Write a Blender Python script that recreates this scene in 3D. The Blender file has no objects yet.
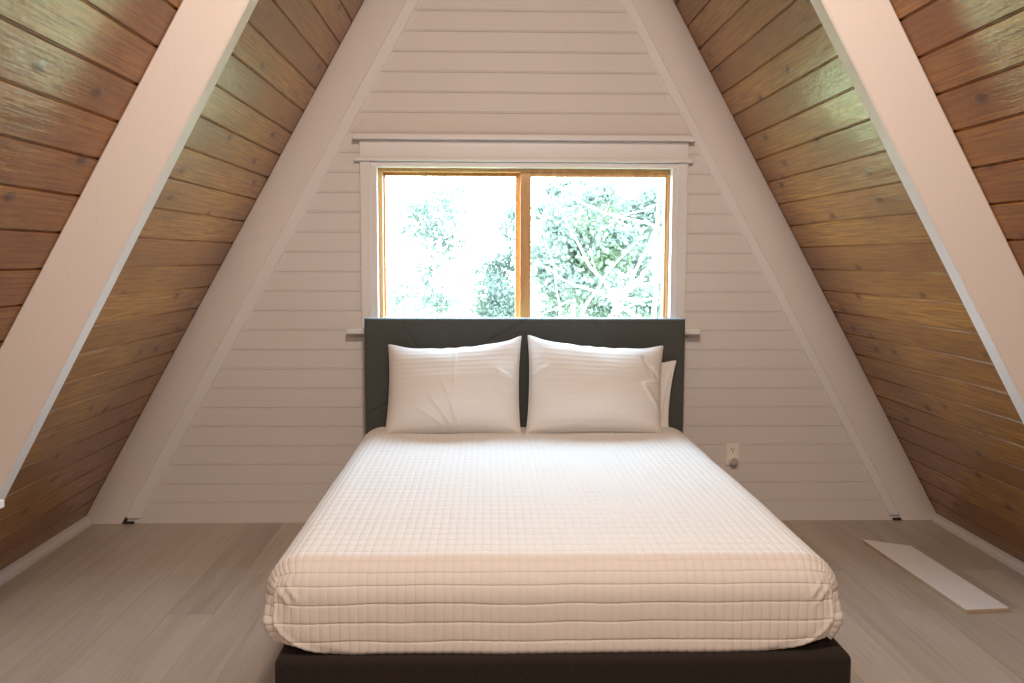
import bpy, bmesh, math, random
import numpy as np
from mathutils import Vector, Matrix, noise

S = bpy.context.scene
COL = S.collection
R_ = math.radians

# ------------------------------------------------------------------ camera
cam_d = bpy.data.cameras.new('camera')
cam_d.sensor_width = 36.0
cam_d.lens = 31.809
cam_d.clip_start = 0.05
cam_d.clip_end = 400
cam = bpy.data.objects.new('camera', cam_d)
COL.objects.link(cam)
yaw, pitch, roll = 0.0279, 0.0918, 0.0035
F = Vector((math.sin(yaw)*math.cos(pitch), math.cos(yaw)*math.cos(pitch), -math.sin(pitch)))
r0 = Vector((math.cos(yaw), -math.sin(yaw), 0)); u0 = r0.cross(F)
RR = math.cos(roll)*r0 + math.sin(roll)*u0
UU = -math.sin(roll)*r0 + math.cos(roll)*u0
M = Matrix((RR, UU, -F)).transposed().to_4x4()
M.translation = Vector((0.0, -4.677, 1.391))
cam.matrix_world = M
S.camera = cam

# ------------------------------------------------------------------ colour management
S.view_settings.view_transform = 'Standard'
S.view_settings.look = 'None'
S.view_settings.gamma = 1
S.view_settings.use_curve_mapping = False
S.view_settings.exposure = 0.0
S.cycles.max_bounces = 10
S.cycles.diffuse_bounces = 6
S.cycles.sample_clamp_indirect = 8
S.cycles.caustics_reflective = False
S.cycles.caustics_refractive = False

# ------------------------------------------------------------------ world: bright hazy daylight
W = bpy.data.worlds.new('sky'); S.world = W; W.use_nodes = True
nt = W.node_tree; nt.nodes.clear()
wo = nt.nodes.new('ShaderNodeOutputWorld'); bg = nt.nodes.new('ShaderNodeBackground')
tc = nt.nodes.new('ShaderNodeTexCoord'); sp = nt.nodes.new('ShaderNodeSeparateXYZ')
cr = nt.nodes.new('ShaderNodeValToRGB')
cr.color_ramp.elements[0].position = 0.0; cr.color_ramp.elements[0].color = (0.78, 0.90, 1.0, 1)
cr.color_ramp.elements[1].position = 0.7; cr.color_ramp.elements[1].color = (0.60, 0.79, 1.0, 1)
nt.links.new(tc.outputs['Generated'], sp.inputs[0]); nt.links.new(sp.outputs['Z'], cr.inputs[0])
nt.links.new(cr.outputs[0], bg.inputs[0]); nt.links.new(bg.outputs[0], wo.inputs[0])
bg.inputs[1].default_value = 25.0

# ------------------------------------------------------------------ lights
def area(name, loc, target, sx, sy, power, col, portal=False):
    d = bpy.data.lights.new(name, 'AREA'); d.shape = 'RECTANGLE'; d.size = sx; d.size_y = sy
    d.energy = power; d.color = col
    o = bpy.data.objects.new(name, d); COL.objects.link(o); o.location = loc
    o.rotation_euler = (Vector(target)-Vector(loc)).to_track_quat('-Z', 'Y').to_euler()
    if portal: d.cycles.is_portal = True
    return o
area('window_portal', (0.195, 0.17, 1.46), (0.195, -1, 1.46), 1.54, 0.80, 1, (1, 1, 1), portal=True)
area('ceiling_lamp', (0.17, -3.55, 3.25), (0.17, -1.6, 0.5), 0.30, 0.30, 60, (1.0, 0.81, 0.66))
area('loft_fill', (0.17, -6.3, 3.2), (0.2, -2.0, 0.8), 0.5, 0.3, 38, (1.0, 0.83, 0.69))  # added unseen fill from behind the camera, warms the faces turned to it

# ------------------------------------------------------------------ materials
def mat(name):
    m = bpy.data.materials.new(name); m.use_nodes = True
    n = m.node_tree.nodes; l = m.node_tree.links
    return m, n, l, n['Principled BSDF']

def setb(b, col=None, rough=None, spec=None, sheen=None):
    if col is not None: b.inputs['Base Color'].default_value = (*col, 1)
    if rough is not None: b.inputs['Roughness'].default_value = rough
    if spec is not None: b.inputs['Specular IOR Level'].default_value = spec
    if sheen is not None: b.inputs['Sheen Weight'].default_value = sheen

def bump(n, l, b, height, strength, dist):
    bp = n.new('ShaderNodeBump'); bp.inputs['Strength'].default_value = strength; bp.inputs['Distance'].default_value = dist
    l.new(height, bp.inputs['Height']); l.new(bp.outputs[0], b.inputs['Normal']); return bp

def coords(n, l, kind='Object', scale=(1, 1, 1)):
    t = n.new('ShaderNodeTexCoord'); mp = n.new('ShaderNodeMapping'); mp.inputs['Scale'].default_value = scale
    l.new(t.outputs[kind], mp.inputs[0]); return mp.outputs[0]

def tex_noise(n, l, vec, scale, detail=4, rough=0.5, dist=0.0):
    t = n.new('ShaderNodeTexNoise'); t.inputs['Scale'].default_value = scale; t.inputs['Detail'].default_value = detail
    t.inputs['Roughness'].default_value = rough; t.inputs['Distortion'].default_value = dist
    l.new(vec, t.inputs['Vector']); return t.outputs[0]

def ramp(n, l, fac, stops):
    r = n.new('ShaderNodeValToRGB'); e = r.color_ramp.elements
    while len(e) < len(stops): e.new(0.5)
    for k, (p, c) in enumerate(stops):
        e[k].position = p; e[k].color = (*c, 1) if len(c) == 3 else c
    l.new(fac, r.inputs[0]); return r.outputs[0]

def mixc(n, l, fac, a, b, mode='MIX'):
    m = n.new('ShaderNodeMix'); m.data_type = 'RGBA'; m.blend_type = mode
    if isinstance(fac, (int, float)): m.inputs[0].default_value = fac
    else: l.new(fac, m.inputs[0])
    for s, v in ((6, a), (7, b)):
        if isinstance(v, tuple): m.inputs[s].default_value = (*v, 1)
        else: l.new(v, m.inputs[s])
    return m.outputs[2]

def math_(n, l, op, a, b=None, c=None):
    m = n.new('ShaderNodeMath'); m.operation = op
    for k, v in enumerate((a, b, c)):
        if v is None: continue
        if isinstance(v, (int, float)): m.inputs[k].default_value = v
        else: l.new(v, m.inputs[k])
    return m.outputs[0]

def paint(name, col, rough=0.5, wood=True):
    m, n, l, b = mat(name); setb(b, col, rough, 0.35)
    v = coords(n, l, 'Object', (1, 1, 1))
    f = tex_noise(n, l, v, 3.0, 3)
    c = mixc(n, l, f, tuple(x*0.97 for x in col), tuple(min(1, x*1.03) for x in col))
    l.new(c, b.inputs['Base Color'])
    h = tex_noise(n, l, v, 90.0, 4, 0.6)
    bump(n, l, b, h, 0.25, 0.0015)
    return m

M_wall = paint('painted shiplap', (0.745, 0.712, 0.705), 0.5)
M_trim = paint('painted trim', (0.80, 0.785, 0.785), 0.38)
# painted rough sawn beam
def beam_mat():
    m, n, l, b = mat('painted beam'); setb(b, (0.75, 0.73, 0.71), 0.55, 0.3)
    v = coords(n, l, 'Object', (1, 1, 0.25))
    f = tex_noise(n, l, v, 2.5, 3)
    l.new(mixc(n, l, f, (0.74, 0.705, 0.69), (0.80, 0.765, 0.75)), b.inputs['Base Color'])
    h1 = tex_noise(n, l, v, 45.0, 5, 0.6, 0.6)
    bump(n, l, b, h1, 0.28, 0.003)
    return m
M_beam = beam_mat()

def ceiling_wood(name, off):
    # u runs along the boards, v up the slope; board number from v
    m, n, l, b = mat(name)
    t = n.new('ShaderNodeTexCoord'); s = n.new('ShaderNodeSeparateXYZ'); l.new(t.outputs['UV'], s.inputs[0])
    bi = math_(n, l, 'FLOOR', math_(n, l, 'DIVIDE', math_(n, l, 'SUBTRACT', s.outputs[1], off), 0.1265))
    wn = n.new('ShaderNodeTexWhiteNoise'); wn.noise_dimensions = '1D'; l.new(bi, wn.inputs['W'])
    rnd = wn.outputs['Value']
    # shift each board's grain by a random amount
    cx = n.new('ShaderNodeCombineXYZ')
    l.new(math_(n, l, 'ADD', s.outputs[0], math_(n, l, 'MULTIPLY', rnd, 37.0)), cx.inputs[0])
    l.new(s.outputs[1], cx.inputs[1]); l.new(math_(n, l, 'MULTIPLY', rnd, 11.0), cx.inputs[2])
    def mapped(sc):
        mp = n.new('ShaderNodeMapping'); mp.inputs['Scale'].default_value = sc; l.new(cx.outputs[0], mp.inputs[0]); return mp.outputs[0]
    # knots: sparse dark spots that the grain bends round
    vo = n.new('ShaderNodeTexVoronoi'); vo.inputs['Scale'].default_value = 1.0; vo.inputs['Randomness'].default_value = 1.0
    l.new(mapped((4.2, 8.5, 1.0)), vo.inputs['Vector'])
    kd = vo.outputs['Distance']
    knot = ramp(n, l, kd, [(0.07, (1, 1, 1)), (0.17, (0, 0, 0))])
    halo = ramp(n, l, kd, [(0.05, (1, 1, 1)), (0.36, (0, 0, 0))])
    g = n.new('ShaderNodeTexWave'); g.wave_type = 'BANDS'; g.bands_direction = 'Y'
    g.inputs['Scale'].default_value = 9.0; g.inputs['Distortion'].default_value = 7.0
    g.inputs['Detail'].default_value = 3.0; g.inputs['Detail Scale'].default_value = 1.2
    gv = n.new('ShaderNodeVectorMath'); gv.operation = 'ADD'
    hv = n.new('ShaderNodeCombineXYZ'); l.new(math_(n, l, 'MULTIPLY', halo, 0.045), hv.inputs[1])
    l.new(mapped((0.35, 1.0, 1.0)), gv.inputs[0]); l.new(hv.outputs[0], gv.inputs[1])
    l.new(gv.outputs[0], g.inputs['Vector'])
    fine = tex_noise(n, l, mapped((4.0, 130.0, 1.0)), 1.0, 5, 0.6)
    blot = tex_noise(n, l, mapped((1.6, 5.0, 1.0)), 1.0, 3, 0.5)
    base = mixc(n, l, rnd, (0.30, 0.118, 0.016), (0.50, 0.232, 0.036))
    base = mixc(n, l, math_(n, l, 'MULTIPLY', g.outputs['Fac'], 0.45), base, (0.31, 0.125, 0.030))
    base = mixc(n, l, ramp(n, l, fine, [(0.42, (0, 0, 0)), (0.62, (0.9, 0.9, 0.9))]), base, (0.20, 0.075, 0.018))
    base = mixc(n, l, ramp(n, l, blot, [(0.38, (0, 0, 0)), (0.70, (0.65, 0.65, 0.65))]), base, (0.20, 0.075, 0.015))
    base = mixc(n, l, math_(n, l, 'MULTIPLY', halo, 0.45), base, (0.17, 0.06, 0.013))
    base = mixc(n, l, math_(n, l, 'MULTIPLY', knot, 0.85), base, (0.07, 0.022, 0.008))
    l.new(base, b.inputs['Base Color'])
    b.inputs['Roughness'].default_value = 0.42
    b.inputs['Specular IOR Level'].default_value = 0.3
    b.inputs['Coat Weight'].default_value = 0.5
    b.inputs['Coat Roughness'].default_value = 0.13
    wob = tex_noise(n, l, mapped((6.0, 14.0, 1.0)), 1.0, 3, 0.6)
    hh = math_(n, l, 'ADD', math_(n, l, 'MULTIPLY', fine, 0.22), math_(n, l, 'ADD', math_(n, l, 'MULTIPLY', wob, 0.9), math_(n, l, 'MULTIPLY', knot, 0.35)))
    bp = bump(n, l, b, hh, 0.8, 0.006)
    l.new(bp.outputs[0], b.inputs['Coat Normal'])
    return m
M_ceil_l = ceiling_wood('stained knotty pine boards', 2.1835 % 0.1265)
M_ceil_r = ceiling_wood('stained knotty pine boards', 2.166 % 0.1265)

def floor_mat():
    m, n, l, b = mat('grey oak planks')
    t = n.new('ShaderNodeTexCoord'); mp = n.new('ShaderNodeMapping'); mp.inputs['Rotation'].default_value = (0, 0, R_(90))
    l.new(t.outputs['Object'], mp.inputs[0])
    br = n.new('ShaderNodeTexBrick'); br.offset = 0.37; br.squash = 1.0
    br.inputs['Color1'].default_value = (0.0, 0, 0, 1); br.inputs['Color2'].default_value = (1, 1, 1, 1)
    br.inputs['Mortar'].default_value = (0.0, 0, 0, 1)
    br.inputs['Scale'].default_value = 1.0; br.inputs['Mortar Size'].default_value = 0.0010; br.inputs['Mortar Smooth'].default_value = 0.1
    br.inputs['Brick Width'].default_value = 1.22; br.inputs['Row Height'].default_value = 0.178
    l.new(mp.outputs[0], br.inputs['Vector'])
    # per-plank value
    sv = n.new('ShaderNodeSeparateColor'); l.new(br.outputs['Color'], sv.inputs[0]); rnd = sv.outputs[0]
    mp2 = n.new('ShaderNodeMapping'); mp2.inputs['Scale'].default_value = (9.0, 0.55, 1)
    l.new(t.outputs['Object'], mp2.inputs[0])
    ad = n.new('ShaderNodeVectorMath'); ad.operation = 'ADD'; l.new(mp2.outputs[0], ad.inputs[0])
    cx = n.new('ShaderNodeCombineXYZ'); l.new(math_(n, l, 'MULTIPLY', rnd, 23.0), cx.inputs[2]); l.new(cx.outputs[0], ad.inputs[1])
    g1 = tex_noise(n, l, ad.outputs[0], 1.3, 5, 0.55, 0.8)
    mp3 = n.new('ShaderNodeMapping'); mp3.inputs['Scale'].default_value = (90.0, 2.2, 1); l.new(t.outputs['Object'], mp3.inputs[0])
    g2 = tex_noise(n, l, mp3.outputs[0], 1.0, 5, 0.65)
    base = mixc(n, l, rnd, (0.37, 0.315, 0.26), (0.52, 0.455, 0.39))
    base = mixc(n, l, ramp(n, l, g1, [(0.35, (0, 0, 0)), (0.72, (0.75, 0.75, 0.75))]), base, (0.58, 0.52, 0.46))
    base = mixc(n, l, ramp(n, l, g2, [(0.45, (0, 0, 0)), (0.75, (0.38, 0.38, 0.38))]), base, (0.28, 0.225, 0.175))
    base = mixc(n, l, math_(n, l, 'MULTIPLY', br.outputs['Fac'], 0.5), base, (0.20, 0.16, 0.125))
    l.new(base, b.inputs['Base Color'])
    b.inputs['Roughness'].default_value = 0.42; b.inputs['Specular IOR Level'].default_value = 0.45
    bump(n, l, b, g2, 0.12, 0.001)
    return m
M_floor = floor_mat()

def window_wood():
    m, n, l, b = mat('varnished fir'); setb(b, rough=0.32)
    v = coords(n, l, 'Object', (40, 40, 3.0))
    g = tex_noise(n, l, v, 1.0, 5, 0.6, 0.5)
    l.new(ramp(n, l, g, [(0.3, (0.50, 0.26, 0.095)), (0.7, (0.70, 0.41, 0.17))]), b.inputs['Base Color'])
    bump(n, l, b, g, 0.15, 0.001)
    return m
M_sash = window_wood()

def glass_mat():
    m = bpy.data.materials.new('window glass'); m.use_nodes = True
    n = m.node_tree.nodes; l = m.node_tree.links; n.clear()
    o = n.new('ShaderNodeOutputMaterial'); mx = n.new('ShaderNodeMixShader'); tr = n.new('ShaderNodeBsdfTransparent')
    gl = n.new('ShaderNodeBsdfGlossy'); gl.inputs['Roughness'].default_value = 0.0
    lw = n.new('ShaderNodeLayerWeight'); lw.inputs['Blend'].default_value = 0.5
    fr = n.new('ShaderNodeMath'); fr.operation = 'MULTIPLY_ADD'; fr.inputs[1].default_value = 0.9; fr.inputs[2].default_value = 0.04; fr.use_clamp = True
    pw = n.new('ShaderNodeMath'); pw.operation = 'POWER'; pw.inputs[1].default_value = 5.0
    l.new(lw.outputs['Facing'], pw.inputs[0]); l.new(pw.outputs[0], fr.inputs[0])
    tr.inputs[0].default_value = (0.96, 0.985, 0.97, 1)
    l.new(fr.outputs[0], mx.inputs[0]); l.new(tr.outputs[0], mx.inputs[1]); l.new(gl.outputs[0], mx.inputs[2]); l.new(mx.outputs[0], o.inputs[0])
    return m
M_glass = glass_mat()

def fabric(name, c1, c2, scale=900, rough=0.9, bs=0.35, bd=0.001, sheen=0.2, stripe=None):
    m, n, l, b = mat(name); setb(b, rough=rough, spec=0.15, sheen=sheen)
    b.inputs['Sheen Roughness'].default_value = 0.5
    v = coords(n, l, 'Object')
    a = tex_noise(n, l, v, scale, 2, 0.6)
    l.new(mixc(n, l, ramp(n, l, a, [(0.35, (0, 0, 0)), (0.65, (1, 1, 1))]), c1, c2), b.inputs['Base Color'])
    h = a
    if stripe:
        w = n.new('ShaderNodeTexWave'); w.bands_direction = 'Y'; w.inputs['Scale'].default_value = stripe
        w.inputs['Distortion'].default_value = 0.6; w.inputs['Detail'].default_value = 1.5
        l.new(coords(n, l, 'UV'), w.inputs['Vector'])
        h = math_(n, l, 'ADD', math_(n, l, 'MULTIPLY', a, 0.25), w.outputs['Fac'])
    bump(n, l, b, h, bs, bd)
    return m
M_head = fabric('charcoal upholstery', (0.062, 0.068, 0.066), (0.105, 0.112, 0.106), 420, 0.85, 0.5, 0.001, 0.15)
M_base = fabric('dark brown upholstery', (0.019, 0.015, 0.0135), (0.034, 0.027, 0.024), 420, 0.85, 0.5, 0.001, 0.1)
M_quilt = fabric('white quilted cotton', (0.80, 0.785, 0.77), (0.86, 0.845, 0.83), 500, 0.9, 0.18, 0.0008, 0.1)
def quilt_mat():
    """white cotton; channel stitching every 26 mm one way and 53 mm the other"""
    m, n, l, b = mat('white quilted cotton'); setb(b, (0.83, 0.815, 0.80), 0.9, 0.15, 0.1)
    t = n.new('ShaderNodeTexCoord')
    wv = n.new('ShaderNodeTexNoise'); wv.inputs['Scale'].default_value = 5.0; wv.inputs['Detail'].default_value = 1.5
    l.new(t.outputs['UV'], wv.inputs['Vector'])
    s_ = n.new('ShaderNodeSeparateXYZ'); l.new(t.outputs['UV'], s_.inputs[0])
    off = math_(n, l, 'MULTIPLY', math_(n, l, 'SUBTRACT', wv.outputs[0], 0.5), 0.014)
    def line(c, per, shift, w):
        u = math_(n, l, 'ADD', math_(n, l, 'ADD', c, shift), off)
        d = math_(n, l, 'PINGPONG', u, per/2)
        return math_(n, l, 'SMOOTH_MIN', math_(n, l, 'DIVIDE', d, w), 1.0, 0.3)
    a_ = line(s_.outputs[0], 0.0262, 10*0.0262, 0.0035); b_ = line(s_.outputs[1], 0.0535, 10*0.0535-0.012, 0.0045)
    h = math_(n, l, 'ADD', math_(n, l, 'MULTIPLY', a_, 0.55), b_)
    f = tex_noise(n, l, coords(n, l, 'Object'), 260, 2, 0.6)
    h = math_(n, l, 'ADD', h, math_(n, l, 'MULTIPLY', f, 0.15))
    bump(n, l, b, h, 0.55, 0.0030)
    return m
M_quilt = quilt_mat()
M_sheet = fabric('white sheet', (0.78, 0.77, 0.76), (0.84, 0.83, 0.82), 500, 0.9, 0.15, 0.0008, 0.1)
M_sham = fabric('white ribbed sham', (0.80, 0.785, 0.77), (0.86, 0.845, 0.83), 500, 0.9, 0.35, 0.0016, 0.1, stripe=11.0)

def simple(name, col, rough=0.5, spec=0.4):
    m, n, l, b = mat(name); setb(b, col, rough, spec)
    v = coords(n, l, 'Object'); f = tex_noise(n, l, v, 30, 2)
    l.new(mixc(n, l, f, tuple(x*0.93 for x in col), tuple(min(1, x*1.07) for x in col)), b.inputs['Base Color'])
    return m
M_plate = simple('ivory plastic', (0.90, 0.86, 0.80), 0.3)
M_night = simple('smoky plastic', (0.50, 0.48, 0.45), 0.3)
M_slot = simple('dark slot', (0.03, 0.025, 0.02), 0.7)
M_edge = simple('raw board edge', (0.50, 0.40, 0.29), 0.7)
def leaf_mat(name, col, tcol):
    m = bpy.data.materials.new(name); m.use_nodes = True
    n = m.node_tree.nodes; l = m.node_tree.links; n.clear()
    o = n.new('ShaderNodeOutputMaterial'); ad = n.new('ShaderNodeAddShader')
    d = n.new('ShaderNodeBsdfDiffuse'); t = n.new('ShaderNodeBsdfTranslucent')
    v = coords(n, l, 'Object'); f = tex_noise(n, l, v, 2.5, 3)
    l.new(mixc(n, l, f, tuple(x*0.8 for x in col), tuple(x*1.2 for x in col)), d.inputs[0]); t.inputs[0].default_value = (*tcol, 1)
    l.new(d.outputs[0], ad.inputs[0]); l.new(t.outputs[0], ad.inputs[1]); l.new(ad.outputs[0], o.inputs[0])
    return m
M_leaf = leaf_mat('pale green leaves', (0.118, 0.143, 0.124), (0.090, 0.112, 0.094))
M_leaf3 = leaf_mat('grey green leaves', (0.080, 0.100, 0.086), (0.032, 0.043, 0.034))
M_leaf2 = leaf_mat('yellow green leaves', (0.110, 0.145, 0.095), (0.08, 0.105, 0.060))
M_bark = simple('pale grey bark', (0.42, 0.40, 0.37), 0.9, 0.1)
M_grass = simple('dry summer grass', (0.25, 0.26, 0.12), 0.9, 0.1)

# ------------------------------------------------------------------ helpers
def tag(o, label=None, cat=None, group=None, kind=None):
    if label: o['label'] = label
    if cat: o['category'] = cat
    if group: o['group'] = group
    if kind: o['kind'] = kind
    return o

def obj(name, verts, faces, m, parent=None, smooth=False, uvs=None, mats=None, midx=None):
    me = bpy.data.meshes.new(name)
    me.from_pydata([tuple(v) for v in verts], [], [tuple(f) for f in faces])
    for mm in (mats or [m]): me.materials.append(mm)
    if midx is not None: me.polygons.foreach_set('material_index', midx)
    if uvs is not None:
        ul = me.uv_layers.new(name='UVMap')
        li = np.empty(len(me.loops), dtype=np.int32); me.loops.foreach_get('vertex_index', li)
        ul.data.foreach_set('uv', np.asarray(uvs, dtype=np.float32)[li].ravel())
    if smooth: me.polygons.foreach_set('use_smooth', [True]*len(me.polygons))
    me.update()
    o = bpy.data.objects.new(name, me); COL.objects.link(o)
    if parent: o.parent = parent
    return o

def bobj(name, bm, m, parent=None, smooth=False, bevel=0, seg=2):
    bmesh.ops.recalc_face_normals(bm, faces=bm.faces)
    if bevel:
        es = [e for e in bm.edges if len(e.link_faces) == 2 and e.calc_face_angle(0) > 0.5]
        bmesh.ops.bevel(bm, geom=es, offset=bevel, segments=seg, profile=0.5, affect='EDGES')
    me = bpy.data.meshes.new(name); bm.to_mesh(me); bm.free(); me.materials.append(m)
    if smooth:
        me.polygons.foreach_set('use_smooth', [True]*len(me.polygons))
    o = bpy.data.objects.new(name, me); COL.objects.link(o)
    if parent: o.parent = parent
    return o

def box(bm, x0, x1, y0, y1, z0, z1):
    v = [bm.verts.new(p) for p in ((x0,y0,z0),(x1,y0,z0),(x1,y1,z0),(x0,y1,z0),(x0,y0,z1),(x1,y0,z1),(x1,y1,z1),(x0,y1,z1))]
    for f in ((0,3,2,1),(4,5,6,7),(0,1,5,4),(1,2,6,5),(2,3,7,6),(3,0,4,7)): bm.faces.new([v[i] for i in f])

def prism_y(bm, poly, y0, y1):
    a = [bm.verts.new((x, y0, z)) for x, z in poly]; b = [bm.verts.new((x, y1, z)) for x, z in poly]
    bm.faces.new(a); bm.faces.new(b[::-1]); n = len(poly)
    for i in range(n): bm.faces.new((a[i], b[i], b[(i+1) % n], a[(i+1) % n]))

def prism_z(bm, poly, z0, z1):
    a = [bm.verts.new((x, y, z0)) for x, y in poly]; b = [bm.verts.new((x, y, z1)) for x, y in poly]
    bm.faces.new(a); bm.faces.new(b[::-1]); n = len(poly)
    for i in range(n): bm.faces.new((a[i], b[i], b[(i+1) % n], a[(i+1) % n]))

def empty(name, loc=(0, 0, 0)):
    o = bpy.data.objects.new(name, None); COL.objects.link(o); o.location = loc; o.empty_display_size = 0.1
    return o

def child(o, root):
    """parent o to root keeping its world place"""
    o.parent = root
    o.matrix_parent_inverse = Matrix.Translation(-Vector(root.location))
    return o

def N3(x, y, z, s=1.0): return noise.noise(Vector((x*s, y*s, z*s)))

# room outline
XL = lambda z: -2.115 + 0.5615*z      # left roof surface
XR = lambda z: 2.4287 - 0.5544*z      # right roof surface
APEX_Z = (2.115+2.4287)/(0.5615+0.5544); APEX_X = XR(APEX_Z)
YB = -8.2                              # back of the loft, behind the camera
WY = 0.012                             # siding face

# ------------------------------------------------------------------ floor
bm = bmesh.new(); box(bm, -2.35, 2.65, YB-0.1, 0.16, -0.12, 0.0)
tag(bobj('floor', bm, M_floor), 'light grey oak plank floor', kind='structure')

# ------------------------------------------------------------------ sloping ceilings of tongue and groove pine
def slope(name, side, off, m, label):
    k = 0.5615 if side < 0 else 0.5544
    hyp = math.hypot(1, k); L = APEX_Z*hyp
    tang = Vector((k if side < 0 else -k, 0, 1)).normalized()
    nrm = Vector((1, 0, -k)).normalized() if side < 0 else Vector((-1, 0, -k)).normalized()  # into the room
    base = Vector((XL(0) if side < 0 else XR(0), 0, 0))
    ss = []
    p = 0.1265; c = 0.0055; dep = 0.007
    i0 = math.floor((0-off)/p)
    s = off + i0*p
    while s < L + p:
        ss += [(s-c, 0.0), (s-0.0008, -dep), (s+0.0008, -dep), (s+c, 0.0)]
        s += p
    ss = [(min(max(a, -0.03), L), d) for a, d in ss]
    ss = [(-0.03, 0.0)] + [q for q in ss if -0.03 < q[0] < L] + [(L, 0.0)]
    ys = np.linspace(YB, 0.14, 9)
    V, UV, Fc = [], [], []
    for (a, d) in ss:
        for y in ys:
            P = base + tang*a + nrm*d; V.append((P.x, y, P.z)); UV.append((y, a))
    ny = len(ys)
    for i in range(len(ss)-1):
        for j in range(ny-1):
            q = (i*ny+j, i*ny+j+1, (i+1)*ny+j+1, (i+1)*ny+j)
            Fc.append(q if side < 0 else q[::-1])
    # roof deck behind the boards
    n0 = len(V)
    for a in (-0.15, L+0.05):
        for y in (YB, 0.14):
            for d in (-0.012, -0.14):
                P = base + tang*a + nrm*d; V.append((P.x, y, P.z)); UV.append((y, a))
    I = lambda a, y, d: n0 + a*4 + y*2 + d
    for f in ((I(0,0,0),I(0,1,0),I(1,1,0),I(1,0,0)), (I(0,0,1),I(1,0,1),I(1,1,1),I(0,1,1)), (I(0,0,0),I(1,0,0),I(1,0,1),I(0,0,1)),
              (I(0,1,0),I(0,1,1),I(1,1,1),I(1,1,0)), (I(0,0,0),I(0,0,1),I(0,1,1),I(0,1,0)), (I(1,0,0),I(1,1,0),I(1,1,1),I(1,0,1))):
        Fc.append(f)
    o = obj(name, V, Fc, m, uvs=UV)
    tag(o, label, kind='structure'); return o
slope('ceiling_left', -1, 2.1835 % 0.1265, M_ceil_l, 'sloping knotty pine board ceiling on the left')
slope('ceiling_right', 1, 2.166 % 0.1265, M_ceil_r, 'sloping knotty pine board ceiling on the right')

# ------------------------------------------------------------------ gable wall with beaded boards, opening for the window
OX0, OX1, OZ0, OZ1 = -0.600, 0.985, 1.01, 1.885
def gable():
    V, Fc = [], []
    pw, z0 = 0.1008, 0.1135
    prof = [(0.002, 0.0), (0.0042, 0.0045), (0.0064, 0.0), (0.0095, -0.0010), (0.0126, 0.0), (0.0140, 0.002), (0.0154, 0.0)]
    zs = [(0.0, 0.0)]
    for kk in range(0, 42):
        for dz, dy in prof:
            zs.append((z0 - 0.0095 + kk*pw + dz, dy))
    # make sure rows fall on the opening's edges
    zs += [(OZ0, 0.0), (OZ1, 0.0)]
    zs = sorted([q for q in zs if q[0] < APEX_Z-0.01])
    def quad(p): 
        n = len(V); V.extend(p); Fc.append((n, n+1, n+2, n+3))
    for (za, da), (zb, db) in zip(zs[:-1], zs[1:]):
        if zb-za < 1e-6: continue
        inside = za >= OZ0-1e-6 and zb <= OZ1+1e-6
        segs = [((XL(za)-0.02, XR(za)+0.02), (XL(zb)-0.02, XR(zb)+0.02))]
        if inside: segs = [((XL(za)-0.02, OX0), (XL(zb)-0.02, OX0)), ((OX1, XR(za)+0.02), (OX1, XR(zb)+0.02))]
        for (a0, a1), (b0, b1) in segs:
            quad([(a0, WY+da, za), (a1, WY+da, za), (b1, WY+db, zb), (b0, WY+db, zb)])
    # reveals of the opening and the outside face
    for (xa, xb, za, zb) in ((OX0, OX0, OZ0, OZ1), (OX1, OX1, OZ1, OZ0)):
        quad([(xa, WY, za), (xa, 0.19, za), (xb, 0.19, zb), (xb, WY, zb)])
    quad([(OX0, WY, OZ1), (OX1, WY, OZ1), (OX1, 0.19, OZ1), (OX0, 0.19, OZ1)])
    quad([(OX0, WY, OZ0), (OX0, 0.19, OZ0), (OX1, 0.19, OZ0), (OX1, WY, OZ0)])
    Y = 0.19
    quad([(XL(0)-.15, Y, 0), (XL(OZ0)-.15, Y, OZ0), (XR(OZ0)+.15, Y, OZ0), (XR(0)+.15, Y, 0)])
    quad([(XL(OZ0)-.15, Y, OZ0), (XL(OZ1)-.15, Y, OZ1), (OX0, Y, OZ1), (OX0, Y, OZ0)])
    quad([(OX1, Y, OZ0), (OX1, Y, OZ1), (XR(OZ1)+.15, Y, OZ1), (XR(OZ0)+.15, Y, OZ0)])
    quad([(XL(OZ1)-.15, Y, OZ1), (APEX_X-.05, Y, APEX_Z+.2), (APEX_X+.05, Y, APEX_Z+.2), (XR(OZ1)+.15, Y, OZ1)])
    return obj('wall_back', V, Fc, M_wall)
tag(gable(), 'white gable wall of horizontal beaded boards', kind='structure')

# wall behind the camera
bm = bmesh.new(); prism_y(bm, [(XL(0)-.1, 0), (XR(0)+.1, 0), (APEX_X+.02, APEX_Z+.1), (APEX_X-.02, APEX_Z+.1)], YB-0.1, YB)
tag(bobj('wall_front', bm, M_wall), 'plain gable wall closing the loft behind the camera', kind='structure')

# ------------------------------------------------------------------ rafters and trim strips
def rafter(name, outer, inner, y0, y1, zt, m, label, zb=0.0, bev=0.003):
    bm = bmesh.new()
    # many short lengths so that sawn faces can wander a little
    N = 40; rows = []
    for i in range(N+1):
        z = zb + (zt-zb)*i/N
        w = 0.0015*N3(z*3, y0, 7.0 + outer(0)*3)
        rows.append([(outer(z), y0+w), (inner(z)+w, y0+w), (inner(z)+w, y1), (outer(z), y1)])
    vs = [[bm.verts.new((x, y, zb+(zt-zb)*i/N)) for x, y in r] for i, r in enumerate(rows)]
    for i in range(N):
        for j in range(4):
            bm.faces.new((vs[i][j], vs[i][(j+1) % 4], vs[i+1][(j+1) % 4], vs[i+1][j]))
    bm.faces.new(vs[0][::-1]); bm.faces.new(vs[-1])
    o = bobj(name, bm, m, bevel=bev, seg=1)
    return tag(o, label, kind='structure')

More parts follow.
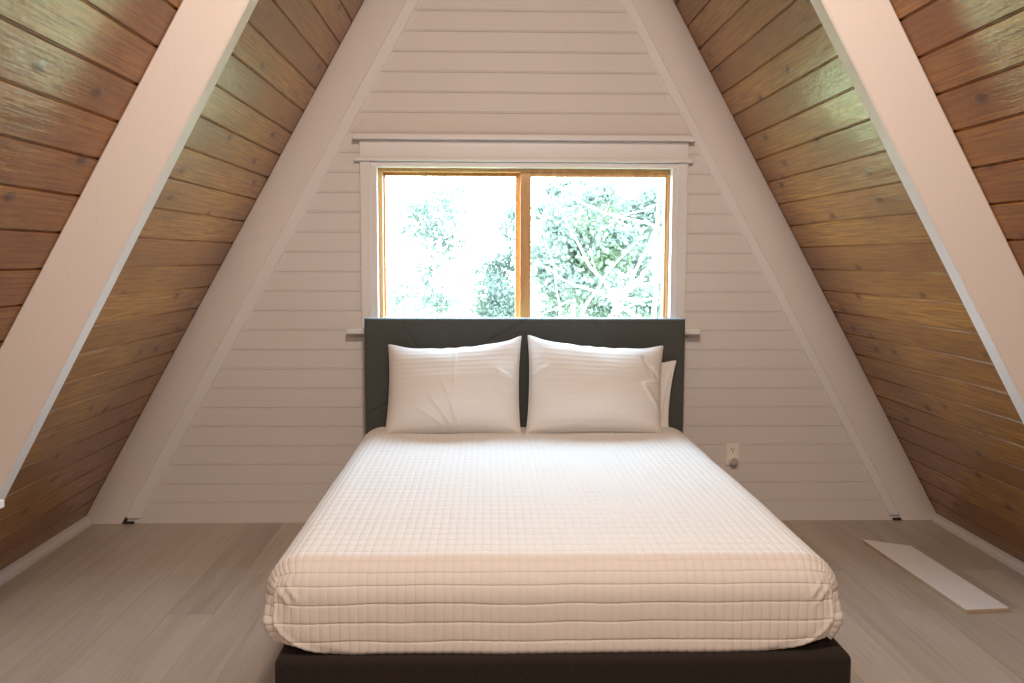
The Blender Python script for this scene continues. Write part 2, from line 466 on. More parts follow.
rafter('trim_1', lambda z: XL(z)+0.001, lambda z: -1.906+0.5625*z, -0.006, 0.10, 3.55, M_beam, 'wide white rafter framing the gable wall on the left')
rafter('trim_2', lambda z: XR(z)-0.001, lambda z: 2.223-0.5577*z, -0.006, 0.10, 3.55, M_beam, 'wide white rafter framing the gable wall on the right')
rafter('trim_3', lambda z: -1.9075+0.5625*z, lambda z: -1.829+0.556*z, 0.000, 0.03, 3.3, M_trim, 'narrow white trim strip along the left end rafter', zb=0.028)
rafter('trim_4', lambda z: 2.2245-0.5577*z, lambda z: 2.173-0.5587*z, 0.000, 0.03, 3.3, M_trim, 'narrow white trim strip along the right end rafter', zb=0.028)
FY = -1.882
rafter('trim_5', lambda z: XL(z)+0.001, lambda z: -1.868+0.539*z, FY, FY+0.075, 3.6, M_beam, 'broad white painted rafter crossing the left ceiling', bev=0.005)
rafter('trim_6', lambda z: XR(z)-0.001, lambda z: 2.231-0.561*z, FY, FY+0.075, 3.6, M_beam, 'broad white painted rafter crossing the right ceiling', bev=0.005)
rafter('trim_9', lambda z: XL(z)+0.001, lambda z: -1.868+0.539*z, FY*2-1.9, FY*2-1.825, 3.6, M_beam, 'white rafter behind the camera on the left', bev=0.005)
rafter('trim_10', lambda z: XR(z)-0.001, lambda z: 2.231-0.561*z, FY*2-1.9, FY*2-1.825, 3.6, M_beam, 'white rafter behind the camera on the right', bev=0.005)

# small dark solids that paint in the shade of gaps under the trim strips
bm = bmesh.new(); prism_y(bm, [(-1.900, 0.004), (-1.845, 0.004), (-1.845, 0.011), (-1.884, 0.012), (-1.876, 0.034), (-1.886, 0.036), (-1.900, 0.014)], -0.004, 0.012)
tag(bobj('gap_shade_left', bm, M_slot), 'dark piece painting in the shade of the notch under the left trim strip', kind='structure')
bm = bmesh.new(); prism_y(bm, [(2.175, 0.006), (2.222, 0.006), (2.222, 0.013), (2.175, 0.012)], -0.004, 0.012)
tag(bobj('gap_shade_right', bm, M_slot), 'dark piece painting in the shade of the gap under the right trim strip', kind='structure')

# baseboards tucked under the slopes
def baseboard(name, side, label):
    bm = bmesh.new(); y0, y1 = YB, -0.008
    if side < 0: poly = [(XL(0), 0), (-2.060, 0), (-2.060, 0.018), (-2.066, 0.021), (-2.072, 0.034), (-2.080, 0.040), (XL(0.045), 0.045)]
    else: poly = [(XR(0), 0), (2.378, 0), (2.378, 0.014), (2.384, 0.017), (2.390, 0.029), (2.398, 0.035), (XR(0.040), 0.040)]
    prism_y(bm, poly, y0, y1)
    tag(bobj(name, bm, M_trim), label, kind='structure')
baseboard('baseboard_left', -1, 'low white baseboard under the left slope')
baseboard('baseboard_right', 1, 'low white baseboard under the right slope')

# ------------------------------------------------------------------ window
win = empty('window_1', (0.195, 0.0, 1.0))
tag(win, 'wide sliding window with wooden sashes and white casing', kind='structure')
def wp(name, bm, m, bevel=0.002, **k):
    o = bobj(name, bm, m, bevel=bevel, **k); return child(o, win)
CX0, CX1 = -0.645, 1.029      # casing outer
IX0, IX1 = -0.560, 0.951      # clear opening between jambs
ZT, ZB_ = 1.852, 1.030
# side casings with a raised inner bead
for (a, b_, c) in ((CX0, -0.592, IX0), (CX1, 0.977, IX1)):
    bm = bmesh.new(); x0, x1 = sorted((a, b_)); box(bm, x0, x1, -0.010, 0.02, ZB_, 1.878); wp('casing', bm, M_trim)
    bm = bmesh.new(); x0, x1 = sorted((b_, c)); box(bm, x0, x1, -0.003, 0.024, ZB_, ZT-0.0005)
    wp('jamb_bead', bm, M_trim)
bm = bmesh.new(); box(bm, -0.592, 0.977, -0.003, 0.024, ZT, 1.8775); wp('head_bead', bm, M_trim)
# jambs and head reaching back through the wall
for x0, x1 in ((OX0+0.001, IX0), (IX1, OX1-0.001)):
    bm = bmesh.new(); box(bm, x0, x1, 0.0245, 0.185, ZB_, ZT+0.02); wp('jamb', bm, M_trim, 0)
bm = bmesh.new(); box(bm, OX0+0.001, OX1-0.001, 0.0245, 0.185, ZT, OZ1-0.001); wp('head_jamb', bm, M_trim, 0)
# fillet, frieze and cap over the window
bm = bmesh.new(); box(bm, -0.671, 1.052, -0.028, 0.012, 1.879, 1.900); wp('fillet', bm, M_trim, 0.004)
bm = bmesh.new(); box(bm, -0.645, 1.029, -0.010, 0.012, 1.901, 1.984); wp('frieze_board', bm, M_trim)
bm = bmesh.new(); box(bm, -0.674, 1.052, -0.050, 0.012, 1.985, 2.010); wp('head_cap', bm, M_trim, 0.004)
# stool and apron
bm = bmesh.new(); box(bm, -0.716, 1.102, -0.062, 0.011, 1.003, 1.029); box(bm, OX0+.001, OX1-.001, 0.011, 0.185, 1.011, 1.029); wp('window_stool', bm, M_trim, 0.004)
# painted sill behind the stool on which the track sits
bm = bmesh.new(); box(bm, IX0+.001, IX1-.001, 0.060, 0.18, 1.030, 1.040); box(bm, IX0+.001, IX1-.001, 0.050, 0.059, 1.030, 1.081); wp('sill_track', bm, M_trim, 0.003)
# wooden outer frame
bm = bmesh.new()
box(bm, IX0+.001, IX0+0.020, 0.06, 0.17, 1.041, ZT-.001); box(bm, IX1-0.014, IX1-.001, 0.06, 0.17, 1.041, ZT-.001)
box(bm, IX0+0.020, IX1-0.014, 0.06, 0.17, ZT-0.018, ZT-.001)
wp('window_frame', bm, M_sash, 0.001)
def sash(x0, x1, y0, y1, st_l, st_r, top, bot, z0=1.042, z1=ZT-0.0185):
    bm = bmesh.new()
    box(bm, x0, x0+st_l, y0, y1, z0, z1); box(bm, x1-st_r, x1, y0, y1, z0, z1)
    box(bm, x0+st_l, x1-st_r, y0, y1, z1-top, z1); box(bm, x0+st_l, x1-st_r, y0, y1, z0, z0+bot)
    s = wp('sash', bm, M_sash, 0.0015)
    bm = bmesh.new(); box(bm, x0+st_l-.004, x1-st_r+.004, (y0+y1)/2-.002, (y0+y1)/2+.002, z0+bot-.004, z1-top+.004)
    g = bobj('glass_pane', bm, M_glass); g.parent = s
    return s
sash(IX0+0.0205, 0.190, 0.118, 0.150, 0.008, 0.040, 0.016, 0.020)
sash(0.174, IX1-0.0145, 0.066, 0.100, 0.055, 0.009, 0.021, 0.020)

# ------------------------------------------------------------------ bed frame: headboard and platform
ROT = -0.0112
bed = empty('bed_frame', (0.195, -0.14, 0.0))
tag(bed, 'low platform bed frame upholstered in dark charcoal fabric with a tall plain headboard', 'bed')

def grooves(x, z, segs, w=0.0045):
    d = 0
    for (ax, az, bx, bz) in segs:
        px, pz = bx-ax, bz-az; L2 = px*px+pz*pz
        t = max(0, min(1, ((x-ax)*px+(z-az)*pz)/L2))
        dd = math.hypot(x-ax-t*px, z-az-t*pz)
        d = max(d, math.exp(-(dd/w)**2))
    return d
segs = [(-0.427, 1.066, -0.26, 0.79), (0.205, 1.086, -0.08, 0.923), (-0.08, 0.923, -0.26, 0.79), (0.538, 1.086, 0.72, 0.83), (0.72, 0.83, 0.30, 0.60), (-0.26, 0.79, -0.60, 0.60)]
HX0, HX1, HZ1 = -0.6155, 1.0055, 1.088
def headboard():
    HZ0 = 0.0; nx, nz = 270, 180
    r = 0.016
    V, Fc = [], []
    xs = np.linspace(HX0, HX1, nx); zs = np.linspace(HZ0, HZ1, nz)
    def edge_round(x, z):
        dx = min(x-HX0, HX1-x); dz = HZ1-z
        d = min(dx, dz)
        if d >= r: return 0.0
        return r - math.sqrt(max(0, r*r-(r-d)**2))
    xs = np.concatenate([[HX0, HX0+.002, HX0+.005, HX0+.010], xs[3:-3], [HX1-.010, HX1-.005, HX1-.002, HX1]])
    zs = np.concatenate([zs[:-3], [HZ1-.010, HZ1-.005, HZ1-.002, HZ1]])
    for z in zs:
        for x in xs:
            y = -0.14 + edge_round(x, z) + 0.008*grooves(x, z, segs, 0.006) + 0.0012*N3(x*4, z*4, 3.1)
            V.append((x, y, z))
    n = len(xs); m_ = len(zs)
    for j in range(m_-1):
        for i in range(n-1): Fc.append((j*n+i, j*n+i+1, (j+1)*n+i+1, (j+1)*n+i))
    # sides/top back to the rear face
    per = [j*n for j in range(m_)] + [(m_-1)*n+i for i in range(1, n)] + [j*n+n-1 for j in range(m_-2, -1, -1)]
    b0 = len(V)
    for k in per: V.append((V[k][0], -0.05, V[k][2]))
    for k in range(len(per)-1): Fc.append((per[k], per[k+1], b0+k+1, b0+k))
    Fc.append(tuple(b0+k for k in range(len(per))))
    o = obj('headboard', V, Fc, M_head, smooth=False)
    me = o.data
    sm = [True]*len(me.polygons); sm[-1] = False
    me.polygons.foreach_set('use_smooth', sm)
    return child(o, bed)
headboard()
BX, BY0, BY1 = 0.219, -2.275, -0.142
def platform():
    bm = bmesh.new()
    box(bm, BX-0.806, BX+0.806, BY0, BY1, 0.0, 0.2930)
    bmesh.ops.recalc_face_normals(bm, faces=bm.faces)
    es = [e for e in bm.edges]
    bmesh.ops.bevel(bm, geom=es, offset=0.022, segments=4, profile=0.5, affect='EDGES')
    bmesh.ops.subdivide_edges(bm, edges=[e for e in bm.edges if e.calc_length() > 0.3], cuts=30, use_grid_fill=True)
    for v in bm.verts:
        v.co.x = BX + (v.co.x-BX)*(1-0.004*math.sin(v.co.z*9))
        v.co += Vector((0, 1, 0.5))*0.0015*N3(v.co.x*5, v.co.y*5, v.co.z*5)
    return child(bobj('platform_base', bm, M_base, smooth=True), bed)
platform()

# ------------------------------------------------------------------ rounded mattress-like solids
def rounded(pts, c, h, r):
    """pts on the surface of the box (c, half extents h) -> rounded surface and normals"""
    P = pts - c
    r = np.repeat(np.asarray(r, float)[None], len(P), 0)
    r[:, 1] = r[:, 1] + (0.025-r[:, 1])*np.clip((0.03-P[:, 2])/0.07, 0, 1)   # fuller towards the bottom of the foot end
    t = np.clip((np.abs(P[:, 0])-(h[0]-0.27))/0.27, 0, 1); t = t*t*(3-2*t)
    rb = 0.018+(r[:, 2]-0.018)*t
    r[:, 2] = np.where(P[:, 2] < 0, rb, r[:, 2])
    inner = np.clip(P, -(h-r), h-r); d = (P-inner)/r
    n = d/np.maximum(np.linalg.norm(d, axis=1, keepdims=True), 1e-9)
    out = inner + r*n
    return out + c, n

def sheet_over(name, c, h, r, stepx, stepy, dstep, drop, disp, m, lift=None, back=False):
    """a cloth wrapped over a block: top plus three hanging sides, one grid; returns the object"""
    nd = int(round(drop/dstep))
    nx = int(round(2*h[0]/stepx)); ny = int(round(2*h[1]/stepy))
    ax = np.concatenate([-h[0]-np.arange(nd, 0, -1)*dstep, np.linspace(-h[0], h[0], nx+1), h[0]+np.arange(1, nd+1)*dstep])
    by = np.concatenate([-h[1]-np.arange(nd, 0, -1)*dstep, np.linspace(-h[1], h[1], ny+1)])
    A, B = np.meshgrid(ax, by)   # rows: y
    da = np.maximum(np.abs(A)-h[0], 0); db = np.maximum(-B-h[1], 0)
    X = np.clip(A, -h[0], h[0]); Y = np.clip(B, -h[1], h[1]); dr = np.maximum(da, db)
    Z = h[2]-dr
    if lift is not None:
        Z = Z + lift(X, Y)*np.clip(dr/drop, 0, 1)**2
    P = np.stack([X.ravel(), Y.ravel(), Z.ravel()], 1)
    out, nrm = rounded(P, np.zeros(3), np.array(h), np.array(r))
    # corner columns get no quilting, so that front and sides meet cleanly
    cd = np.minimum(np.abs(h[0]-np.abs(X)), 1e9)
    cornerness = np.clip(np.maximum(h[0]-np.abs(X), Y+h[1]).ravel()/0.012, 0, 1)
    hh = disp(A.ravel(), B.ravel(), out, dr.ravel())*np.where(dr.ravel() > 0, cornerness, 1)
    out = out + nrm*hh[:, None] + np.array(c)
    n_, m_ = len(ax), len(by)
    both = (da > 1e-9) & (db > 1e-9)
    idx = np.arange(n_*m_).reshape(m_, n_)
    f = np.stack([idx[:-1, :-1], idx[:-1, 1:], idx[1:, 1:], idx[1:, :-1]], -1).reshape(-1, 4)
    bad = both[:-1, :-1] | both[:-1, 1:] | both[1:, 1:] | both[1:, :-1]
    f = f[~bad.ravel()]
    me = bpy.data.meshes.new(name); me.from_pydata(out.tolist(), [], f.tolist()); me.materials.append(m)
    uvs = np.stack([A.ravel(), B.ravel()], 1).astype(np.float32); ul = me.uv_layers.new(name='UVMap')
    li = np.empty(len(me.loops), dtype=np.int32); me.loops.foreach_get('vertex_index', li); ul.data.foreach_set('uv', uvs[li].ravel())
    b = bmesh.new(); b.from_mesh(me)
    bmesh.ops.delete(b, geom=[v for v in b.verts if not v.link_faces], context='VERTS')
    bmesh.ops.remove_doubles(b, verts=[v for v in b.verts if v.is_boundary], dist=0.0012)
    b.to_mesh(me); b.free()
    me.polygons.foreach_set('use_smooth', [True]*len(me.polygons)); me.update()
    o = bpy.data.objects.new(name, me); COL.objects.link(o)
    return o

def smooth_noise(x, y, seed, scale):
    rs = np.random.RandomState(seed); s = np.zeros_like(x)
    for k in range(7):
        a = rs.uniform(0, 2*np.pi); f = scale*rs.uniform(0.5, 1.6)
        s += np.sin((x*np.cos(a)+y*np.sin(a))*f+rs.uniform(0, 6.28))
    return s/4

MC = (0.1935, -1.200, 0.421); MH = (0.8150, 1.050, 0.1325)
def quilt_disp(a, b, P, dr):
    cu, cv = 0.0262, 0.0535
    aw = a; bw = b
    gu = np.abs(np.sin(np.pi*aw/cu)); gv = np.abs(np.sin(np.pi*(bw-0.012)/cv))
    h = 0.0026*np.power(gu+1e-4, 0.40) + 0.0034*np.power(gv+1e-4, 0.22) - 0.0030
    h = h + 0.0022*smooth_noise(a, b, 9, 9) + 0.0008*smooth_noise(a, b, 12, 45)
    # tucked folds that curve round the two foot corners
    X, Y, Z = P[:, 0], P[:, 1], P[:, 2]
    front = np.clip((-MH[1]+0.10-Y)/0.06, 0, 1)
    for sgn, R0 in ((-1, 1.0), (1, 1.0)):
        ex = (np.abs(X - sgn*(MH[0]-0.20)))/0.165; ez = (Z+0.0)/0.118
        rr = np.sqrt(ex**2+ez**2)
        sel = np.clip(((X*sgn)-(MH[0]-0.20))/0.09, 0, 1)*np.clip((0.060-Z)/0.02, 0, 1)
        ridge = np.exp(-((rr-1.0)/0.045)**2) - 0.8*np.exp(-((rr-1.10)/0.05)**2)
        h = h + sel*0.0055*ridge*front
        # small pinch pleats at the head of the fold
        px, pz = sgn*(MH[0]-0.075), 0.040
        for q in (-0.016, 0.010):
            ang = 0.9
            uu = (X-px)*sgn*math.cos(ang)+(Z-pz)*math.sin(ang); vv = -(X-px)*sgn*math.sin(ang)+(Z-pz)*math.cos(ang)+q
            h = h + np.where(X*sgn > 0, 0.0045*np.exp(-(uu/0.030)**2-(vv/0.007)**2)*front, 0)
    return h
quilt = sheet_over('quilt', MC, MH, (0.118, 0.085, 0.105), 0.0262/6, 0.0535/10, 0.0053, 0.2650, quilt_disp, M_quilt,
                   )
tag(quilt, 'white grid stitched quilt pulled taut over the mattress and tucked at the foot corners', 'quilt')
# mattress under the quilt, its lower edge just showing
def mattress():
    n = 46
    g = np.linspace(-1, 1, n); V = []; Fc = []
    mh = np.array(MH)-np.array((0.010, 0.010, 0.008)); mc = np.array(MC)+np.array((0, 0.0, -0.004))
    bm = bmesh.new(); bmesh.ops.create_cube(bm, size=2.0)
    bmesh.ops.subdivide_edges(bm, edges=bm.edges[:], cuts=34, use_grid_fill=True)
    P = np.array([v.co[:] for v in bm.verts])*mh
    # pack the grid lines near the edges
    out, _ = rounded(P, np.zeros(3), mh, np.array((0.115, 0.08, 0.098)))
    for v, q in zip(bm.verts, out): v.co = Vector(q+mc)
    return bobj('mattress', bm, M_sheet, smooth=True)
tag(mattress(), 'white mattress under the quilt, its lower edge showing above the dark bed base', 'mattress')

# ------------------------------------------------------------------ pillows
def pillow(name, BL, BR, TL, TR, sag, front, back, seed, folds, label, m=M_sham, sag_pow=2.4, group=None, side_in=0.012, bot_sag=0.006):
    BL, BR, TL, TR = map(lambda p: np.array(p, float), (BL, BR, TL, TR))
    ctr = (BL+BR+TL+TR)/4
    nrm = np.cross(BR-BL, TL-BL); nrm /= np.linalg.norm(nrm)      # points away from the headboard?
    if nrm[1] > 0: nrm = -nrm
    nu, nv = 130, 96
    tt = np.linspace(-1, 1, nu); U = np.sign(tt)*(1-(1-np.abs(tt))**1.35)
    ss = np.linspace(-1, 1, nv); Vv = np.sign(ss)*(1-(1-np.abs(ss))**1.35)
    uu, vv = np.meshgrid(U, Vv)
    a = (uu+1)/2; b = (vv+1)/2
    P = (BL[None, None]*((1-a)*(1-b))[..., None] + BR*((a)*(1-b))[..., None] + TL*((1-a)*b)[..., None] + TR*(a*b)[..., None])
    up = (TL+TR-BL-BR); up /= np.linalg.norm(up); rt = (BR-BL)/np.linalg.norm(BR-BL)
    sgv = 1-np.abs(uu)**sag_pow
    P += -up*(sag*sgv*b**1.6)[..., None] + up*(bot_sag*sgv*(1-b)**2)[..., None]
    P += -rt*(np.sign(uu)*np.abs(uu)*side_in*(1-np.abs(vv)**2.2))[..., None]
    # ripples of the hem, as a soft edge has
    P += up*(0.0022*np.sin(uu*19+seed+2*np.sin(uu*5))*np.exp(-((1-vv)/0.12)**1))[..., None]
    prof = np.power(np.clip((1-uu**2), 0, 1), 0.46)*np.power(np.clip((1-vv**2), 0, 1), np.where(vv > 0, 0.44, 0.34))
    prof = prof*(1+0.20*(-vv)*(1-vv**2))
    x = uu*0.33; y = vv*0.24
    w = 0.0045*smooth_noise(x, y, seed, 14) + 0.0020*smooth_noise(x, y, seed+1, 40)
    for (fx, fy, ang, ln, wd, amp) in folds:
        cu_ = (uu-fx)*math.cos(ang)+(vv-fy)*math.sin(ang)*0.7; cv_ = -(uu-fx)*math.sin(ang)+(vv-fy)*math.cos(ang)*0.7
        w = w + amp*np.exp(-(np.clip(np.abs(cu_)-ln, 0, None)/0.05)**2 - (cv_/wd)**2)
    edge = np.clip((1-np.maximum(np.abs(uu), np.abs(vv)))/0.10, 0, 1)
    Ff = P + nrm*((front*prof + w*edge)[..., None])
    Bb = P - nrm*((back*prof)[..., None])
    n0 = nu*nv
    V = np.concatenate([Ff.reshape(-1, 3), Bb.reshape(-1, 3)])
    idx = np.arange(n0).reshape(nv, nu)
    f1 = np.stack([idx[:-1, :-1], idx[:-1, 1:], idx[1:, 1:], idx[1:, :-1]], -1).reshape(-1, 4)
    f2 = f1[:, ::-1]+n0
    uv = np.stack([a*0.66, b*0.48], -1).reshape(-1, 2); uv = np.concatenate([uv, uv])
    loc = np.array([ctr[0], ctr[1], min(BL[2], BR[2])])
    o = obj(name, V-loc, np.concatenate([f1, f2]).tolist(), m, smooth=True, uvs=uv)
    o.location = loc
    b_ = bmesh.new(); b_.from_mesh(o.data); bmesh.ops.remove_doubles(b_, verts=[v for v in b_.verts if v.is_boundary], dist=1e-5)
    b_.to_mesh(o.data); b_.free()
    tag(o, label, 'pillow', group)
    # corded hem round the edge
    ring = [Ff[0, i] for i in range(nu)] + [Ff[j, nu-1] for j in range(1, nv)] + [Ff[nv-1, i] for i in range(nu-2, -1, -1)] + [Ff[j, 0] for j in range(nv-2, 0, -1)]
    cu = bpy.data.curves.new('hem', 'CURVE'); cu.dimensions = '3D'; cu.bevel_depth = 0.0032; cu.bevel_resolution = 2
    s = cu.splines.new('POLY'); ring = ring[::2]; s.points.add(len(ring)-1)
    for q, p in zip(s.points, ring): q.co = (*(p-loc), 1)
    s.use_cyclic_u = True; cu.materials.append(M_sheet)
    tmp = bpy.data.objects.new('tmp', cu); COL.objects.link(tmp)
    dg = bpy.context.evaluated_depsgraph_get(); me = bpy.data.meshes.new_from_object(tmp.evaluated_get(dg))
    bpy.data.objects.remove(tmp); me.polygons.foreach_set('use_smooth', [True]*len(me.polygons))
    h = bpy.data.objects.new('hem', me); COL.objects.link(h); h.parent = o
    return o
pillow('pillow', (-0.484, -0.400, 0.552), (0.160, -0.400, 0.556), (-0.486, -0.195, 0.962), (0.170, -0.195, 1.003), 0.048, 0.150, 0.030, 4,
       [(-0.15, -0.72, 2.25, 0.28, 0.022, 0.010), (-0.02, -0.55, 1.95, 0.34, 0.02, 0.008), (-0.30, -0.80, 2.6, 0.20, 0.02, 0.007), (0.02, -0.1, 1.57, 0.6, 0.015, 0.004),
        (0.80, 0.1, 2.6, 0.10, 0.03, 0.008), (0.82, -0.3, 0.4, 0.12, 0.03, 0.006)],
       'plump white ribbed pillow leaning on the headboard, the left one of the front pair')
pillow('pillow', (0.190, -0.400, 0.556), (0.842, -0.400, 0.552), (0.205, -0.195, 1.008), (0.880, -0.195, 0.955), 0.040, 0.152, 0.030, 11,
       [(0.88, 0.30, 2.3, 0.12, 0.028, -0.012), (0.84, 0.05, 0.25, 0.12, 0.03, 0.010), (0.86, -0.35, 2.2, 0.20, 0.03, 0.009), (-0.86, 0.2, 0.5, 0.1, 0.03, 0.006), (0.75, 0.45, 2.0, 0.14, 0.03, -0.008)],
       'plump white ribbed pillow leaning on the headboard, the right one of the front pair')
pillow('pillow', (0.255, -0.215, 0.552), (0.905, -0.235, 0.548), (0.285, -0.158, 0.915), (0.950, -0.180, 0.878), 0.03, 0.022, 0.016, 23,
       [(0.92, 0.0, 1.5, 0.5, 0.02, 0.006)],
       'flat white pillow mostly hidden behind the right front pillow, only its right edge showing', m=M_sham)

# ------------------------------------------------------------------ loose board on the floor
def loose_board():
    root = [(1.853, -0.370), (1.895, -0.392), (2.047, -0.472), (2.074, -1.254), (1.893, -1.268)]
    bm = bmesh.new()
    prism_z(bm, root, 0.0, 0.016)
    bmesh.ops.recalc_face_normals(bm, faces=bm.faces)
    me = bpy.data.meshes.new('shelf_board')
    bmesh.ops.bevel(bm, geom=bm.edges[:], offset=0.0012, segments=1, affect='EDGES')
    bmesh.ops.recalc_face_normals(bm, faces=bm.faces)
    for f in bm.faces:
        if f.normal.z < 0.3: f.material_index = 1
    bm.to_mesh(me); bm.free(); me.materials.append(M_trim); me.materials.append(M_edge)
    o = bpy.data.objects.new('shelf_board', me); COL.objects.link(o)
    return tag(o, 'loose white painted board lying flat on the floor right of the bed', 'board')
loose_board()

# ------------------------------------------------------------------ outlet and plug-in light
out = empty('wall_outlet', (1.300, WY, 0.360))
tag(out, 'ivory duplex outlet with cover plate low on the board wall right of the bed', 'outlet')
bm = bmesh.new(); box(bm, 1.266, 1.334, WY-0.010, WY-0.0005, 0.303, 0.417); child(bobj('cover_plate', bm, M_plate, bevel=0.003, seg=3), out)
def disc(bm, cx, cz, y0, y1, rx, rz, n=28, flat=None):
    poly = []
    for i in range(n):
        a = 2*math.pi*i/n; z = rz*math.sin(a)
        if flat: z = max(-flat, min(flat, z))
        poly.append((cx+rx*math.cos(a), cz+z))
    prism_y(bm, poly, y0, y1)
for cz in (0.386, 0.334):
    bm = bmesh.new(); disc(bm, 1.300, cz, WY-0.0125, WY-0.009, 0.0172, 0.0172, 32, 0.0140)
    s = child(bobj('socket', bm, M_plate, bevel=0.0008), out)
    bm = bmesh.new()
    box(bm, 1.2912, 1.2946, WY-0.0133, WY-0.0120, cz-0.001, cz+0.0090); box(bm, 1.3054, 1.3088, WY-0.0133, WY-0.0120, cz+0.000, cz+0.0085)
    disc(bm, 1.300, cz-0.0065, WY-0.0133, WY-0.0120, 0.0034, 0.0030, 14)
    k = bobj('slots', bm, M_slot); k.parent = s
bm = bmesh.new(); disc(bm, 1.300, 0.360, WY-0.0112, WY-0.009, 0.003, 0.003, 14); child(bobj('screw', bm, M_plate), out)
nl = empty('night_light', (1.302, WY, 0.328)); tag(nl, 'small round plug-in light in the lower socket of the wall outlet', 'night light')
bm = bmesh.new(); disc(bm, 1.302, 0.330, WY-0.036, WY-0.0136, 0.0235, 0.0245, 40); child(bobj('body', bm, M_plate, bevel=0.005, seg=3, smooth=True), nl)
bm = bmesh.new(); disc(bm, 1.302, 0.331, WY-0.042, WY-0.0362, 0.0185, 0.0190, 40); child(bobj('lens', bm, M_night, bevel=0.003, seg=3, smooth=True), nl)
bm = bmesh.new(); disc(bm, 1.306, 0.3085, WY-0.030, WY-0.0137, 0.0120, 0.0065, 24); child(bobj('sensor_foot', bm, M_night, bevel=0.002), nl)

# small white ledge at the left edge of the view, fixed to the rafter
bm = bmesh.new(); box(bm, -1.745, -1.496, -1.96, FY-0.0005, 0.616, 0.641)
tag(bobj('ledge_board', bm, M_trim, bevel=0.003), 'small white ledge board end fixed to the left front rafter', 'ledge')

# ------------------------------------------------------------------ outdoors: ground, trees and bushes
GZ = -2.6
bm = bmesh.new(); box(bm, -40, 40, 0.4, 90, GZ-0.3, GZ)
tag(bobj('ground', bm, M_grass), 'open ground outside the window', kind='structure')

def leaves(center, spread, count, size, seed, clumps=None):
    """small pointed leaf blades scattered in clumps"""
    rs = np.random.RandomState(seed); V, Fc = [], []
    cl = clumps or []
    if not cl:
        for _ in range(26):
            d = rs.normal(size=3); d /= np.linalg.norm(d); cl.append((np.array(center)+d*np.array(spread)*rs.uniform(0.1, 1)**0.5, 0.28*min(spread)+0.06))
    for i in range(count):
        c, r = cl[rs.randint(len(cl))]
        p = np.array(c)+rs.normal(size=3)*r*0.6
        d = rs.normal(size=3); d /= np.linalg.norm(d); e = np.cross(d, rs.normal(size=3)); e /= np.linalg.norm(e)
        L = size*rs.uniform(0.6, 1.3); w = L*0.32; nn = np.cross(d, e)
        n0 = len(V)
        V += [p, p+d*L*0.45+e*w+nn*L*0.06, p+d*L, p+d*L*0.45-e*w+nn*L*0.06]
        Fc.append((n0, n0+1, n0+2, n0+3))
    return V, Fc

def limb_mesh(bm, pts, r0, r1, n=7):
    prev = None
    for k, p in enumerate(pts):
        p = Vector(p); q = Vector(pts[min(k+1, len(pts)-1)])-Vector(pts[max(k-1, 0)])
        q.normalize(); a = q.orthogonal().normalized(); b = q.cross(a)
        r = r0+(r1-r0)*k/(len(pts)-1)
        ring = [bm.verts.new(p+(a*math.cos(2*math.pi*i/n)+b*math.sin(2*math.pi*i/n))*r) for i in range(n)]
        if prev:
            # match ring starts
            best = min(range(n), key=lambda s: sum((ring[(i+s) % n].co-prev[i].co).length for i in range(n)))
            ring = ring[best:]+ring[:best]
            for i in range(n): bm.faces.new((prev[i], prev[(i+1) % n], ring[(i+1) % n], ring[i]))
        else: bm.faces.new(ring[::-1])
        prev = ring
    bm.faces.new(prev)

def wander(a, b, n, amp, seed, bend=0.0):
    rs = np.random.RandomState(seed); a = np.array(a, float); b = np.array(b, float); pts = []
    side = np.cross(b-a, (0, 1, 0.2)); side /= np.linalg.norm(side)
    for k in range(n+1):
        t = k/n; p = a+(b-a)*t+side*bend*math.sin(math.pi*t)
        if 0 < k: p = p+rs.normal(size=3)*amp
        pts.append(tuple(p))
    return pts

def tree(name, base, trunk_top, r, crown, m, label, cat, group=None, boughs=()):
    t = empty(name, base); tag(t, label, cat, group)
    bm = bmesh.new(); limb_mesh(bm, wander(base, trunk_top, 8, 0.02, int(abs(base[0])*100)), r, r*0.5)
    child(bobj('trunk', bm, M_bark, smooth=True), t)
    if boughs:
        bm = bmesh.new()
        for (a, b, ra, rb, sd, bend) in boughs: limb_mesh(bm, wander(a, b, 7, 0.012, sd, bend), ra, rb, 6)
        child(bobj('branches', bm, M_bark, smooth=True), t)
    if crown:
        V, Fc = crown; child(obj('foliage', V, Fc, m), t)
    return t

def pix(px, py, Y):
    """a point on the plane y = Y seen at picture place (px, py)"""
    d = F + RR*((px-512)/904.8) - UU*((py-341.5)/904.8)
    return np.array(M.translation) + np.array(d)*((Y+4.677)/d[1])

def clumps(spec, Y, dY, seed):
    rs = np.random.RandomState(seed); out = []
    for (px, py, sx, sy, n) in spec:
        for _ in range(n):
            y = Y+rs.uniform(-dY, dY)
            out.append((pix(px+rs.normal()*sx, py+rs.normal()*sy, y), rs.uniform(0.10, 0.2)))
    return out
# right hand leafy tree
c1 = clumps([(560, 280, 22, 22, 22), (595, 245, 26, 18, 22), (560, 215, 22, 16, 12), (640, 215, 18, 16, 12), (650, 290, 16, 22, 12), (610, 305, 26, 10, 10), (590, 195, 26, 10, 8)], 7.5, 1.3, 5)
tree('leafy_tree', (1.35, 8.2, GZ), (1.45, 8.0, 1.9), 0.16, leaves(None, None, 30000, 0.075, 6, c1), M_leaf,
     'dense pale green tree filling the right window pane', 'tree')
c2 = clumps([(602, 240, 14, 12, 8), (610, 255, 16, 10, 6), (590, 262, 10, 10, 4)], 6.6, 0.4, 8)
tree('leafy_tree', (1.0, 6.9, GZ), (1.12, 6.7, 1.6), 0.05, leaves(None, None, 3600, 0.06, 9, c2), M_leaf2,
     'small yellow green sapling in the middle of the right pane', 'tree')
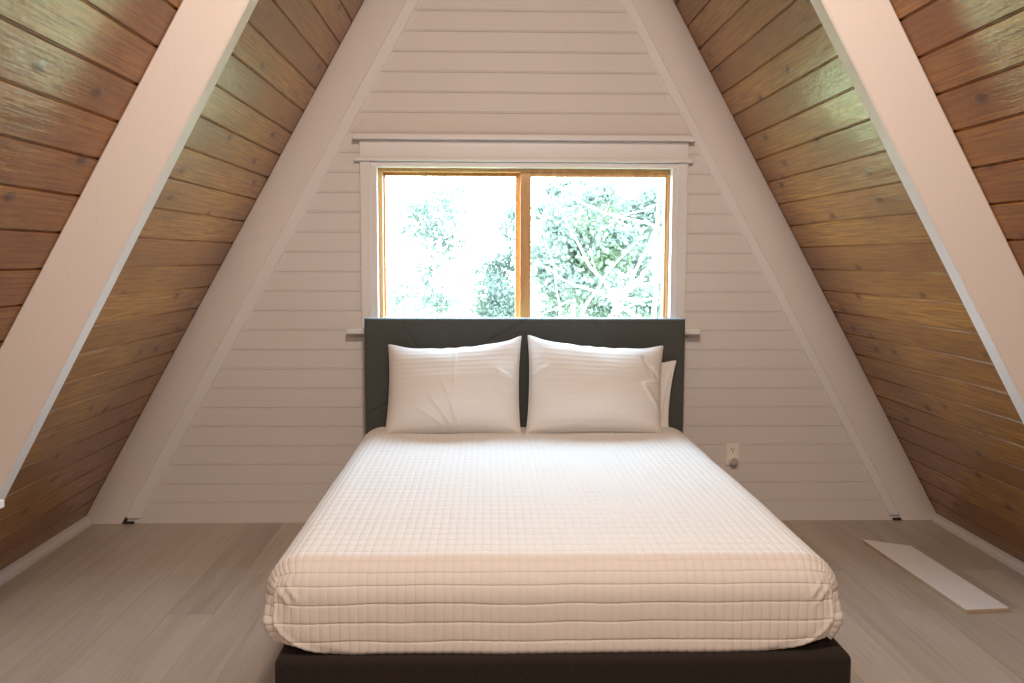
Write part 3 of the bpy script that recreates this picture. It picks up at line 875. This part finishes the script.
# bare pale tree with crossing boughs in front of it
Yb = 4.6
B = lambda px, py: tuple(pix(px, py, Yb))
def bough(a, b, ra, rb, sd, bend=0.0): return (B(*a), B(*b), ra, rb, sd, bend)
bs = [bough((648, 330), (560, 205), 0.022, 0.007, 1, 0.10), bough((655, 330), (662, 180), 0.026, 0.010, 2, 0.04), bough((600, 330), (660, 215), 0.020, 0.008, 3, -0.05),
      bough((640, 300), (535, 262), 0.016, 0.006, 4, 0.08), bough((665, 230), (535, 170), 0.014, 0.006, 5, 0.10), bough((575, 330), (640, 238), 0.012, 0.005, 6, 0.06),
      bough((668, 280), (600, 300), 0.014, 0.006, 7, -0.03), bough((625, 320), (590, 250), 0.010, 0.004, 8, 0.04), bough((560, 330), (545, 240), 0.010, 0.004, 9, -0.05),
      bough((612, 312), (668, 296), 0.012, 0.006, 10, 0.02), bough((600, 230), (668, 205), 0.009, 0.004, 11, 0.05), bough((570, 300), (535, 318), 0.009, 0.005, 12, 0.0),
      bough((635, 270), (615, 316), 0.018, 0.010, 13, 0.02), bough((655, 260), (630, 290), 0.020, 0.018, 14, 0.0)]
tree('bare_tree', (1.35, Yb+0.1, GZ), B(648, 318), 0.07, None, None, 'pale bare tree with thin crossing branches in front of the right pane trees', 'tree', boughs=bs)
# left pane: sparse sprays and a pale trunk
c3 = clumps([(428, 215, 12, 10, 7), (440, 228, 10, 6, 4), (418, 232, 9, 4, 3), (452, 190, 8, 9, 3), (450, 250, 12, 8, 4), (427, 270, 9, 4, 3), (430, 300, 8, 7, 5), (395, 300, 6, 8, 2), (455, 285, 9, 9, 2)], 6.0, 0.4, 15)
tree('leafy_tree', (-0.95, 6.4, GZ), (-0.85, 6.1, 1.7), 0.045, leaves(None, None, 2600, 0.06, 16, c3), M_leaf3,
     'sparse young tree with few leaf sprays in the left pane', 'tree')
c4 = clumps([(502, 304, 9, 9, 22), (494, 310, 6, 6, 8)], 6.4, 0.5, 18)
tree('clipped_shrub', (0.22, 6.5, GZ), tuple(pix(503, 312, 6.5)), 0.06, leaves(None, None, 6500, 0.05, 19, c4), M_leaf3,
     'dense block shaped shrub low at the middle of the window', 'shrub')
c5 = clumps([(494, 270, 4, 3, 4), (497, 279, 2, 5, 4), (488, 280, 1.5, 5, 2), (508, 225, 6, 14, 3), (510, 255, 5, 10, 4)], 7.4, 0.2, 21)
tree('leafy_tree', (0.15, 7.6, GZ), (0.2, 7.5, 1.2), 0.04, leaves(None, None, 1500, 0.055, 22, c5), M_leaf3,
     'thin wispy tree rising above the block shaped shrub', 'tree')
